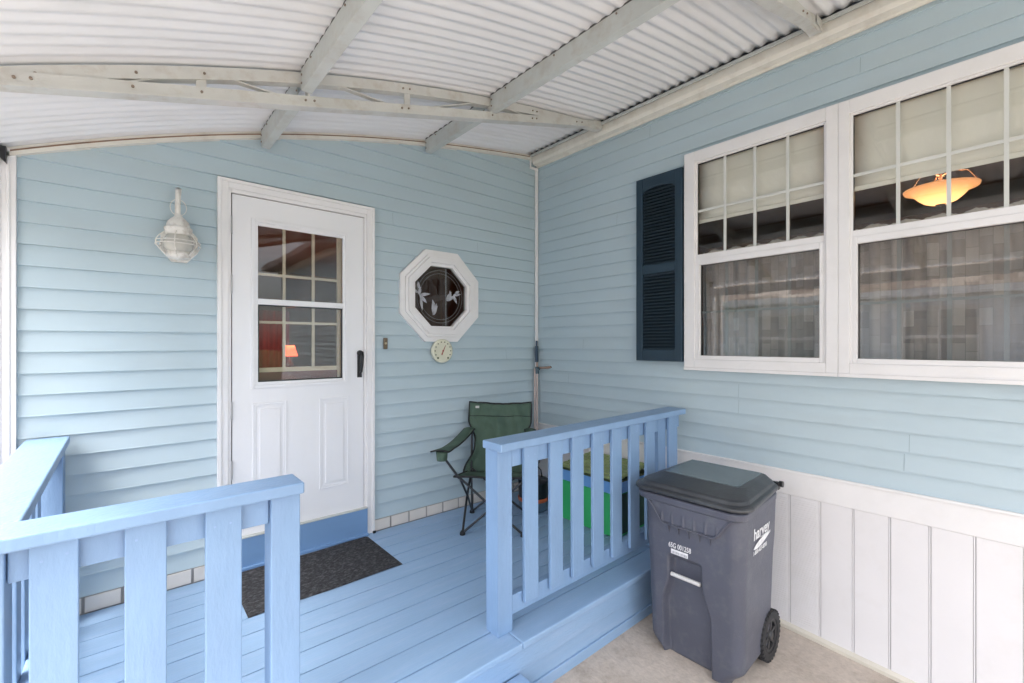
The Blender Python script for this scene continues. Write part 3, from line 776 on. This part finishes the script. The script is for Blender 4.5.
# ------------------------------------------------------------------ green storage box and bucket behind the railing
bx = empty('storage_box', (2.78, 2.155, .3015), 0, 'green deck box with blue rim and olive lid behind the railing', 'storage box')
b = MB(); b.box(-.200, .190, -.262, .262, 0, .300); b.build('body', mat('bright_green_plastic', (.04, .46, .14), .4, .06, 3), bx, bevel=.012)
b = MB(); b.box(-.207, .197, -.268, .268, .302, .385); b.build('rim', mat('blue_plastic', (.14, .34, .68), .4, .05, 3), bx, bevel=.006)
b = MB(); b.box(-.213, .200, -.275, .275, .387, .402); b.build('seal', mat('dark_olive', (.04, .06, .02), .6), bx)
b = MB()
for k in range(8):
    x0 = -.210+k*.0513; b.box(x0, x0+.046, -.272, .272, .4025+.005*k, .420+.005*k)
b.build('lid', mat('olive_plastic', (.27, .34, .14), .5, .2, 6), bx, bevel=.004)
b = MB(); b.box(-.19, .185, -.2665, -.2625, .02, .296); b.build('side_panel', mat('dark_green_panel', (.015, .06, .035), .5), bx)

bk_ = empty('bucket', (2.55, 2.69, .3015), 0, 'black and orange bucket on the deck between the chair and the green box', 'bucket')
b = MB(); b.lathe([(.001, 0), (.105, 0), (.115, .008), (.120, .075), (.118, .080)], n=28); b.build('base', mat('slate_blue_plastic', (.10, .16, .22), .4), bk_)
b = MB(); b.lathe([(.123, .080), (.128, .084), (.128, .104), (.122, .110)], n=28); b.build('band', mat('orange_plastic', (.50, .12, .05), .4), bk_)
b = MB(); b.lathe([(.118, .110), (.122, .13), (.125, .225), (.128, .240), (.001, .246)], n=28); b.build('drum', mat('black_plastic', (.02, .022, .03), .35), bk_)
b = MB(); b.tube([(-.10, 0, .23), (-.085, 0, .30), (-.04, 0, .345), (.0, 0, .355), (.04, 0, .345), (.085, 0, .30), (.10, 0, .23)], .005, 8); b.build('handle', BLK, bk_)

# ------------------------------------------------------------------ trash bin
bin_ = empty('trash_bin', (2.44, 1.162, gz(1.16)+.001), R(1.5), 'grey wheeled trash bin with a domed lid standing beside the porch', 'trash bin')
BIN = mat('grey_hdpe', (.084, .090, .120), .42, .08, 5, .15, 120, dirt=(.15, .155, .17), dscale=14, damt=.5)
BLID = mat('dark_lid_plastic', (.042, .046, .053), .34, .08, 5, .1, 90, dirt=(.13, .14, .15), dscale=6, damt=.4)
def ss(a, b_, t):
    t = max(0, min(1, (t-a)/(b_-a))); return t*t*(3-2*t)
def rrect(x0, x1, hw, r, n_=40, hwb=None, dy=0):
    """rounded rectangle as a dense loop, starting at front middle (x0, 0), counter-clockwise seen from above"""
    hwb = hwb or hw
    pts = []
    def line(a, b_, n):
        for i in range(n): t = i/n; pts.append((a[0]+(b_[0]-a[0])*t, a[1]+(b_[1]-a[1])*t))
    def arcp(cx, cy, a0, a1, n=8):
        for i in range(n): a = a0+(a1-a0)*i/n; pts.append((cx+r*math.cos(a), cy+r*math.sin(a)))
    line((x0, 0), (x0, -(hw-r)), n_); arcp(x0+r, -(hw-r), math.pi, 1.5*math.pi)
    line((x0+r, -hw), (x1-r, -hwb), n_//2); arcp(x1-r, -(hwb-r), -.5*math.pi, 0)
    line((x1, -(hwb-r)), (x1, hwb-r), n_//2); arcp(x1-r, hwb-r, 0, .5*math.pi)
    line((x1-r, hwb), (x0+r, hw), n_//2); arcp(x0+r, hw-r, .5*math.pi, math.pi)
    line((x0, hw-r), (x0, 0), n_)
    return [(px, py+dy) for px, py in pts]
HB = .86   # body height
def fxz(z): return lerp(-.222, -.262, max(0, (z-.006)/HB))
def hwz(z):
    q = (z-.006)/HB
    return lerp(.243, .262, q)+.004*ss(.60, .78, q)-.062*ss(.085, .0, z-.006)
levels = [HB*i/110 for i in range(111)]
v = []; n = None
for z in levels:
    q = z/HB
    fx = fxz(z+.006); bxx = lerp(.205, .250, q)-.04*ss(.10, 0, z)
    hw = hwz(z+.006)
    loop = rrect(fx, bxx, hw, .055+.01*q, 40, hw-.006)
    n = len(loop); row = []
    for (x, y) in loop:
        # recess in the front: narrow above, widening below
        if x < fx+.03:
            half = .080 if z > .44 else (.080+(.120-.080)*ss(.44, .28, z) if z > .28 else .120)
            top = 1-ss(.525, .56, z)
            side = 1-ss(half-.008, half+.014, abs(y-.030))
            depth = .050*top*side
            x += depth
            # apron: V-bottomed lip below the rim
            az_ = .835-.110*ss(.235, .125, abs(y))
            ap = ss(az_-.012, az_+.004, z)
            x -= .020*ap
            if ap > .5:
                for k in range(6):
                    yk = -.150+k*.058
                    x -= .008*max(0, 1-abs(y-yk)/.007)*ss(.80, .74, z)
        # side grooves
        if y < -.15 and -.27 < x < .22:
            pass
        row.append((x, y, z+.006))
    v += row
f = []
for j in range(len(levels)-1):
    for i in range(n):
        f.append((j*n+i, j*n+(i+1) % n, (j+1)*n+(i+1) % n, (j+1)*n+i))
f.append(tuple(range(n)))
b = MB(); b.add(v, f, True); body = b.build('body', BIN, bin_)
# rim
def loft(loops):
    b = MB(); n = len(loops[0][0]); v = []; f = []
    for lp, z in loops: v += [(x, y, (z(x, y) if callable(z) else z)) for (x, y) in lp]
    for j in range(len(loops)-1):
        for i in range(n): f.append((j*n+i, j*n+(i+1) % n, (j+1)*n+(i+1) % n, (j+1)*n+i))
    f.append(tuple(range((len(loops)-1)*n, len(loops)*n))); f.append(tuple(range(n))[::-1])
    b.add(v, f, False); return b
b = loft([(rrect(-.278, .262, .272, .07, 40, .262, .012), .826), (rrect(-.290, .268, .285, .075, 40, .270, .012), .834), (rrect(-.294, .270, .288, .075, 40, .272, .012), .862),
          (rrect(-.288, .266, .283, .073, 40, .268, .012), .868), (rrect(-.27, .25, .265, .07, 40, .25, .012), .8685)])
b.build('rim', BIN, bin_, bevel=.002).location.z = .006
def lz(h): return lambda x, y: h+.012*((x+.30)/.56)
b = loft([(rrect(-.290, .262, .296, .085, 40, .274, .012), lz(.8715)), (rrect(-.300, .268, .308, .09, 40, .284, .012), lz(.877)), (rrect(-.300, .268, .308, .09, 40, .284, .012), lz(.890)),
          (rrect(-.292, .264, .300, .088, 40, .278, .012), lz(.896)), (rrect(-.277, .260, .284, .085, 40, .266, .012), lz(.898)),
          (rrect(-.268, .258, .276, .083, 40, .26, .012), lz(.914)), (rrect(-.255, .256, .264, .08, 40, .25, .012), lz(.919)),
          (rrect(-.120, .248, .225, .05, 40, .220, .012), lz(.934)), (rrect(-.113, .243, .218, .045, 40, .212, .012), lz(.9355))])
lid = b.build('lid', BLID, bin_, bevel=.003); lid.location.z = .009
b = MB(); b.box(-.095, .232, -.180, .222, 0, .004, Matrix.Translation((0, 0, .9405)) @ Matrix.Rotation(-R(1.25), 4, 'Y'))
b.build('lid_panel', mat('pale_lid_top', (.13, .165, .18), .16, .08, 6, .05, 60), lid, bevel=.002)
b = MB(); b.tube([(.282, -.248, .893), (.282, .285, .893)], .012, 12)
for y in (-.240, -.15, .14, .262): b.box(.262, .290, y-.012, y+.012, .865, .905)
b.build('hinge_bar', BLK, bin_, bevel=.002).location.z = .010
b = MB(); b.tube([(.282, -.268, .893), (.282, -.249, .893)], .016, 14); b.build('hinge_knob', BLK, bin_).location.z = .012
# apron lower pipe edge
b = MB()
for (off_, rr_) in ((0, .005),):
    pts = []
    for y in [-.236+.472*i/60 for i in range(61)]:
        z = .835-.110*ss(.235, .125, abs(y))
        pts.append((fxz(z)-.022, y*.98, z+.004))
    b.tube(pts, rr_, 6)
b.build('grab_edge', BIN, bin_)
for k in range(5):
    yk = -.110+k*.055; z = .713; b = MB()
    b.add([(fxz(z)-.020, yk-.004, z+.012), (fxz(z)-.020, yk+.004, z+.012), (fxz(z)+.004, yk+.004, z+.012), (fxz(z)+.004, yk-.004, z+.012), (fxz(z-.045)+.002, yk, z-.045)],
          [(0, 1, 2, 3), (0, 1, 4), (1, 2, 4), (2, 3, 4), (3, 0, 4)])
    b.build('apron_rib', BIN, bin_)
b = MB(); zb_ = .455; b.tube([(fxz(zb_)+.010, -.048, zb_), (fxz(zb_)+.010, .108, zb_)], .0105, 12); b.build('catch_bar', mat('zinc_bar', (.62, .61, .60), .35, .05, 20), bin_)
# side groove lines by the right face
# wheels
TYR = mat('black_tyre', (.022, .022, .024), .7, .2, 30); RIMM = mat('dark_wheel_plastic', (.04, .04, .043), .45, .1, 20)
for (yy, o_) in ((-.232, -1), (.225, 1)):
    c = (.150, yy, .130)
    w = MB(); w.lathe([(.085, -.022), (.118, -.024), (.127, -.014), (.128, .014), (.118, .024), (.085, .022), (.085, -.022)], c, 48, 'y')
    for i in range(30):
        a = 2*math.pi*i/30
        m_ = Matrix.Translation(c) @ Matrix.Rotation(-a, 4, 'Y')
        w.box(.120, .1305, -.023, -.003, -.006, .006, m_); 
        m_ = Matrix.Translation(c) @ Matrix.Rotation(-a-math.pi/30, 4, 'Y')
        w.box(.120, .1305, .003, .023, -.006, .006, m_)
    wh = w.build('wheel', TYR, bin_)
    w = MB()
    w.lathe([(.070, -.016), (.088, -.020), (.088, .016), (.070, .014), (.070, -.016)], c, 40, 'y')
    w.lathe([(.001, -.024), (.022, -.024), (.026, -.015), (.026, .015)], c, 20, 'y')
    for i in range(6):
        m_ = Matrix.Translation(c) @ Matrix.Rotation(-2*math.pi*i/6-.2, 4, 'Y')
        w.box(.022, .074, -.014, .006, -.009, .009, m_)
    w.lathe([(.02, .0), (.082, .0)], c, 30, 'y')
    w.build('rim', RIMM, wh)
b = MB(); b.tube([(.150, -.22, .130), (.150, .22, .130)], .010, 8); b.build('axle', BLK, bin_)
b = MB(); b.box(.10, .205, -.19, .19, .10, .19); b.build('wheel_housing', BIN, bin_, bevel=.01)

# lettering
PRT = mat('white_print', (.78, .78, .80), .6, .12, 40)
def text(s, size, m4, parent, name, mat_=PRT, bold=0, shear=0):
    c = bpy.data.curves.new('tmp', 'FONT'); c.body = s; c.size = size; c.offset = bold; c.shear = shear; c.extrude = .0004; c.align_x = 'LEFT'
    to = bpy.data.objects.new('tmp', c); col.objects.link(to)
    dg = bpy.context.evaluated_depsgraph_get(); me = bpy.data.meshes.new_from_object(to.evaluated_get(dg))
    bpy.data.objects.remove(to)
    me.materials.clear(); me.materials.append(mat_)
    me.transform(m4)
    o = bpy.data.objects.new(name, me); col.objects.link(o); o.parent = parent; return o
def side_m(x, z, rot=0):
    """frame on the right-hand (-Y) side of the bin: local X along +x, local Y along +z"""
    tilt = math.atan2(.019, HB)
    yy = -hwz(z)-.0015
    base = Matrix(((1, 0, 0, x), (0, 0, -1, yy), (0, 1, 0, z), (0, 0, 0, 1)))
    return base @ Matrix.Rotation(rot, 4, 'Z') @ Matrix.Rotation(R(.7), 4, 'Y') @ Matrix.Rotation(tilt, 4, 'X')
text('harvey', .082, side_m(-.130, .715, 0), body, 'lettering', bold=.0012)
leaf = MB(); n_ = 24; pts = []
for i in range(n_+1):
    t = i/n_; pts.append((t*.24, -.040+.026*t+.017*math.sin(math.pi*t**.8)))
for i in range(n_, -1, -1):
    t = i/n_; pts.append((t*.24, -.040+.026*t-.017*math.sin(math.pi*t**.75)))
leaf.add([(p[0], p[1], 0) for p in pts], [(i, i+1, 2*n_-i, 2*n_+1-i) for i in range(n_)])
m4 = side_m(-.135, .715, 0)
leaf.v = [tuple(m4 @ Vector((q[0], q[1], .0015))) for q in leaf.v]; leaf.build('leaf_emblem', PRT, body)
lf2 = MB(); lf2.tube([tuple(m4 @ Vector((.085+.0155*k, -.004-.0006*k, .001))) for k in range(11)], [.0008+.0018*math.sin(math.pi*k/10) for k in range(11)], 6); lf2.build('leaf_stroke', PRT, body)
text('1-800-427-8393', .029, side_m(-.130, .640, 0), body, 'phone_lettering', bold=.0005)
def front_m(y, z):
    base = Matrix(((0, 0, -1, fxz(z)-.0065), (-1, 0, 0, y), (0, 1, 0, z), (0, 0, 0, 1)))
    return base @ Matrix.Rotation(-math.atan2(.04, HB), 4, 'X')
text('65G 001258', .0245, front_m(.112, .606) @ Matrix.Diagonal((1, 1.45, 1, 1)), body, 'serial_lettering', bold=.0003)
b = MB()
random.seed(3)
y = .052
b.box(-.001, .0, 0, .115, 0, .024)
m4 = front_m(.098, .574)
b2 = MB()
b2.box(0, .092, 0, .024, 0, .001, m4); b2.build('label_patch', PRT, body)
b2 = MB(); xx = .004
while xx < .086:
    wv = random.choice((.0012, .002, .003)); b2.box(xx, xx+wv, .003, .015, .0012, .0018, m4); xx += wv+random.choice((.002, .003, .004))
b2.build('label_bars', mat('grey_bars', (.28, .29, .33), .6), body)

# ------------------------------------------------------------------ inside the house
SHD = mat('cream_roller_fabric', (.84, .83, .75), .8, .03, 3, .05, 80)
for i, (ya, yb, lb) in enumerate(((.76, 1.54, 'cream roller shade drawn partway behind the left window beside the shutter'),
                                  (-.12, .67, 'cream roller shade drawn partway behind the right window with the glowing lamp'))):
    o = empty('roller_shade', (3.055, (ya+yb)/2, 2.9), 0, lb, 'window shade', 'roller shades in the twin window'); inv = Matrix.Translation((-3.055, -(ya+yb)/2, -2.9))
    b = MB(); b.grid(lambda u, v: (3.05+.002*math.sin(8*v+3*u), ya+(yb-ya)*u, 2.515+.40*v), 6, 12); db(b, 'fabric', SHD, o, inv, solid=.001)
    b = MB(); b.box(3.046, 3.055, ya, yb, 2.488, 2.514); db(b, 'hem_bar', SHD, o, inv, bevel=.003)
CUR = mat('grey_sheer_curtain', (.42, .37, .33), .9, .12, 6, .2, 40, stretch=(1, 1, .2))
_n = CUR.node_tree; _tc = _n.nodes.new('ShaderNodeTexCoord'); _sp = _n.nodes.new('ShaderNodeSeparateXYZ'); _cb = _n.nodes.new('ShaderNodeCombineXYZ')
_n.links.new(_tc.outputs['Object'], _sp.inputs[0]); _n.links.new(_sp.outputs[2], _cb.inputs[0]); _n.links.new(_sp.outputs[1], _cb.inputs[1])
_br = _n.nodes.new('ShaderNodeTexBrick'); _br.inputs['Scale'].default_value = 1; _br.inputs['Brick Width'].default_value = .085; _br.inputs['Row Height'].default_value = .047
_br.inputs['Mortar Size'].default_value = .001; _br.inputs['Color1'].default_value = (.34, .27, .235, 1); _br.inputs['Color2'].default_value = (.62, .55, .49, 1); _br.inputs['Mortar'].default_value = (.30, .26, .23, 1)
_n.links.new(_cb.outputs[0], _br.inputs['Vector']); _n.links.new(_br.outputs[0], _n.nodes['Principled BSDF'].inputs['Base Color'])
LAC = mat('white_lace', (.62, .58, .52), .9, .2, 20, .5, 50)
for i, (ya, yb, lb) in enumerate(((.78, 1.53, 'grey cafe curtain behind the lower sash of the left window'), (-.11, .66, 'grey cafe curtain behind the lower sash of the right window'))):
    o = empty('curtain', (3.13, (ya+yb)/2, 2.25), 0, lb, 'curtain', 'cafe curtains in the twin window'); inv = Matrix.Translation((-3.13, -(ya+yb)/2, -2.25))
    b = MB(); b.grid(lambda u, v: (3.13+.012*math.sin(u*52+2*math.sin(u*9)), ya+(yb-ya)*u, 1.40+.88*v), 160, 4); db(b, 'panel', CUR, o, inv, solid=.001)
    b = MB()
    nn = 90
    v = []
    for k in range(nn+1):
        u = k/nn; yy = ya+(yb-ya)*u
        v.append((3.100+.006*math.sin(u*60), yy, 2.23)); v.append((3.100+.006*math.sin(u*60), yy, 2.292+.007*math.sin(u*37)+.006*random.random()))
    b.add(v, [(2*k, 2*k+2, 2*k+3, 2*k+1) for k in range(nn)], True); db(b, 'lace_heading', LAC, o, inv, solid=.001)
pl = empty('pendant_lamp', (3.95, .40, 2.62), 0, 'glowing amber glass bowl pendant lamp seen through the right window', 'pendant lamp')
AMB = emis(mat('amber_glass', (.8, .5, .25), .35, .1, 6), (1.0, .42, .15), .55)
_nt = AMB.node_tree; _b = _nt.nodes['Principled BSDF']
_tc = _nt.nodes.new('ShaderNodeTexCoord'); _len = _nt.nodes.new('ShaderNodeMapRange'); _sep = _nt.nodes.new('ShaderNodeSeparateXYZ')
_nt.links.new(_tc.outputs['Object'], _sep.inputs[0]); _nt.links.new(_sep.outputs[2], _len.inputs[0])
_len.inputs[1].default_value = -.07; _len.inputs[2].default_value = .03; _len.inputs[3].default_value = .70; _len.inputs[4].default_value = .11
_nt.links.new(_len.outputs[0], _b.inputs['Emission Strength'])
b = MB(); b.lathe([(.001, -.082), (.045, -.078), (.080, -.062), (.110, -.035), (.132, -.008), (.155, .010), (.178, .012), (.182, .026), (.176, .026)], n=48); b.build('glass_bowl', AMB, pl)
BRZ = mat('bronze', (.08, .045, .03), .6, .1)
b = MB(); b.lathe([(.001, -.100), (.012, -.096), (.018, -.090), (.026, -.082), (.001, -.078)], n=16); b.build('finial', BRZ, pl)
b = MB(); b.tube([(0, 0, .03), (0, 0, .35)], .010, 8)
for a in (0, 120, 240):
    ca, sa = math.cos(R(a+20)), math.sin(R(a+20)); b.tube([(0, 0, .10), (.06*ca, .06*sa, .12), (.13*ca, .13*sa, .10), (.175*ca, .175*sa, .026)], .004, 6)
b.build('hanger', BRZ, pl)
for (nm, loc, e, c_) in (('pendant_bulb', (3.95, .40, 2.68), 2.2, (1, .55, .25)),):
    ld = bpy.data.lights.new(nm, 'POINT'); ld.energy = e; ld.color = c_; ld.shadow_soft_size = .05
    lo = bpy.data.objects.new(nm, ld); col.objects.link(lo); lo.location = loc
tl = empty('table_lamp', (1.20, 4.60, 1.29), 0, 'small table lamp with glowing orange shade seen through the door window', 'table lamp')
b = MB(); b.lathe([(.066, .245), (.036, .345), (.035, .345)], n=28); b.build('lamp_shade', emis(mat('orange_shade', (.7, .2, .1), .8), (1, .13, .06), .55), tl, solid=.002)
b = MB(); b.lathe([(.001, 0), (.05, 0), (.05, .012), (.02, .03), (.035, .10), (.03, .17), (.008, .20), (.008, .25)], n=20); b.build('base', BRZ, tl)
ld = bpy.data.lights.new('table_lamp_bulb', 'POINT'); ld.energy = 1.3; ld.color = (1, .35, .2); ld.shadow_soft_size = .03
lo = bpy.data.objects.new('table_lamp_bulb', ld); col.objects.link(lo); lo.location = (1.20, 4.6, 1.67)
tb = empty('side_table', (1.20, 4.65, .45), 0, 'dark side table carrying the small orange lamp indoors', 'table')
b = MB(); b.box(-.30, .30, -.22, .22, .77, .797); b.build('tabletop', BRZ, tb)
for sx in (-.27, .27):
    for sy in (-.19, .19):
        b = MB(); b.box(sx-.02, sx+.02, sy-.02, sy+.02, 0, .768); b.build('leg', BRZ, tb)
b = MB(); b.grid(lambda u, v: (.75+.6*u, 5.2+.02*math.sin(u*40), 1.0+1.0*v), 60, 4)
o = b.build('curtain', mat('red_drape', (.26, .06, .07), .9, .1), solid=.002); tag(o, 'red drape hanging behind the small orange table lamp indoors', 'curtain')

# ------------------------------------------------------------------ neighbour's house across the driveway (mirrored in the windows)
nb = empty('neighbour_house', (-5.3, 2.5, 0), 0, 'pale blue neighbouring house with brown shingle roof mirrored in the windows', 'house')
ninv = Matrix.Translation((5.3, -2.5, 0))
NS = mat('pale_blue_siding', (.82, .86, .92), .5, .03, 2)
NX = -5.2
b = MB()
z = -.2
while z < 2.62:
    b.add([(NX, -6, z), (NX, 12, z), (NX-.03, 12, z+.15), (NX-.03, -6, z+.15), (NX-.035, -6, z), (NX-.035, 12, z)], [(0, 1, 2, 3), (0, 4, 5, 1)]); z += .15
b.box(-10.5, NX-.04, -6, -5.9, -.2, 2.7); b.box(-10.5, NX-.04, 11.9, 12, -.2, 2.7); b.box(-10.6, -10.5, -6, 12, -.2, 2.7)
db(b, 'wall', NS, nb, ninv)
SHG = bpy.data.materials.new('shingles'); SHG.use_nodes = True
nt = SHG.node_tree; br = nt.nodes.new('ShaderNodeTexBrick'); br.inputs['Scale'].default_value = 1
br.inputs['Brick Width'].default_value = .42; br.inputs['Row Height'].default_value = .24; br.inputs['Mortar Size'].default_value = .006
br.inputs['Color1'].default_value = (.22, .17, .14, 1); br.inputs['Color2'].default_value = (.58, .50, .43, 1); br.inputs['Mortar'].default_value = (.08, .06, .05, 1)
tc = nt.nodes.new('ShaderNodeTexCoord'); mp = nt.nodes.new('ShaderNodeMapping'); mp.inputs['Rotation'].default_value = (0, 0, R(90))
nt.links.new(tc.outputs['Object'], mp.inputs[0]); nt.links.new(mp.outputs[0], br.inputs['Vector']); nt.links.new(br.outputs[0], nt.nodes['Principled BSDF'].inputs['Base Color'])
nt.nodes['Principled BSDF'].inputs['Roughness'].default_value = .9
b = MB(); b.add([(-4.9, -6.3, 2.66), (-4.9, 12.3, 2.66), (-7.9, 12.3, 4.3), (-7.9, -6.3, 4.3), (-10.9, 12.3, 2.66), (-10.9, -6.3, 2.66)], [(0, 1, 2, 3), (3, 2, 4, 5), (0, 3, 5), (1, 4, 2)])
db(b, 'roof', SHG, nb, ninv)
b = MB(); b.box(-4.93, -4.89, -6.3, 12.3, 2.52, 2.655); b.box(NX-.01, -4.93, -6.3, 12.3, 2.52, 2.54); db(b, 'fascia', WHT, nb, ninv)
WD = mat('neighbour_glass', (.42, .44, .45), .15, .1, 2)
for (y0, y1, z0, z1) in ((.6, 1.7, 1.2, 2.35), (3.0, 4.3, 1.2, 2.35), (5.6, 6.7, 1.2, 2.35), (-2.6, -1.3, 1.2, 2.35), (8.6, 9.5, .1, 2.3)):
    b = MB(); b.box(NX-.02, NX+.03, y0, y1, z0, z0+.08); b.box(NX-.02, NX+.03, y0, y1, z1-.08, z1); b.box(NX-.02, NX+.03, y0, y0+.08, z0+.08, z1-.08); b.box(NX-.02, NX+.03, y1-.08, y1, z0+.08, z1-.08)
    b.box(NX, NX+.025, y0+.08, y1-.08, (z0+z1)/2-.03, (z0+z1)/2+.03); b.box(NX, NX+.024, (y0+y1)/2-.02, (y0+y1)/2+.02, z0+.08, z1-.08)
    wn_ = db(b, 'window', WHT, nb, ninv)
    b = MB(); b.box(NX-.02, NX+.005, y0+.08, y1-.08, z0+.08, z1-.08); db(b, 'pane', WD, wn_, ninv)
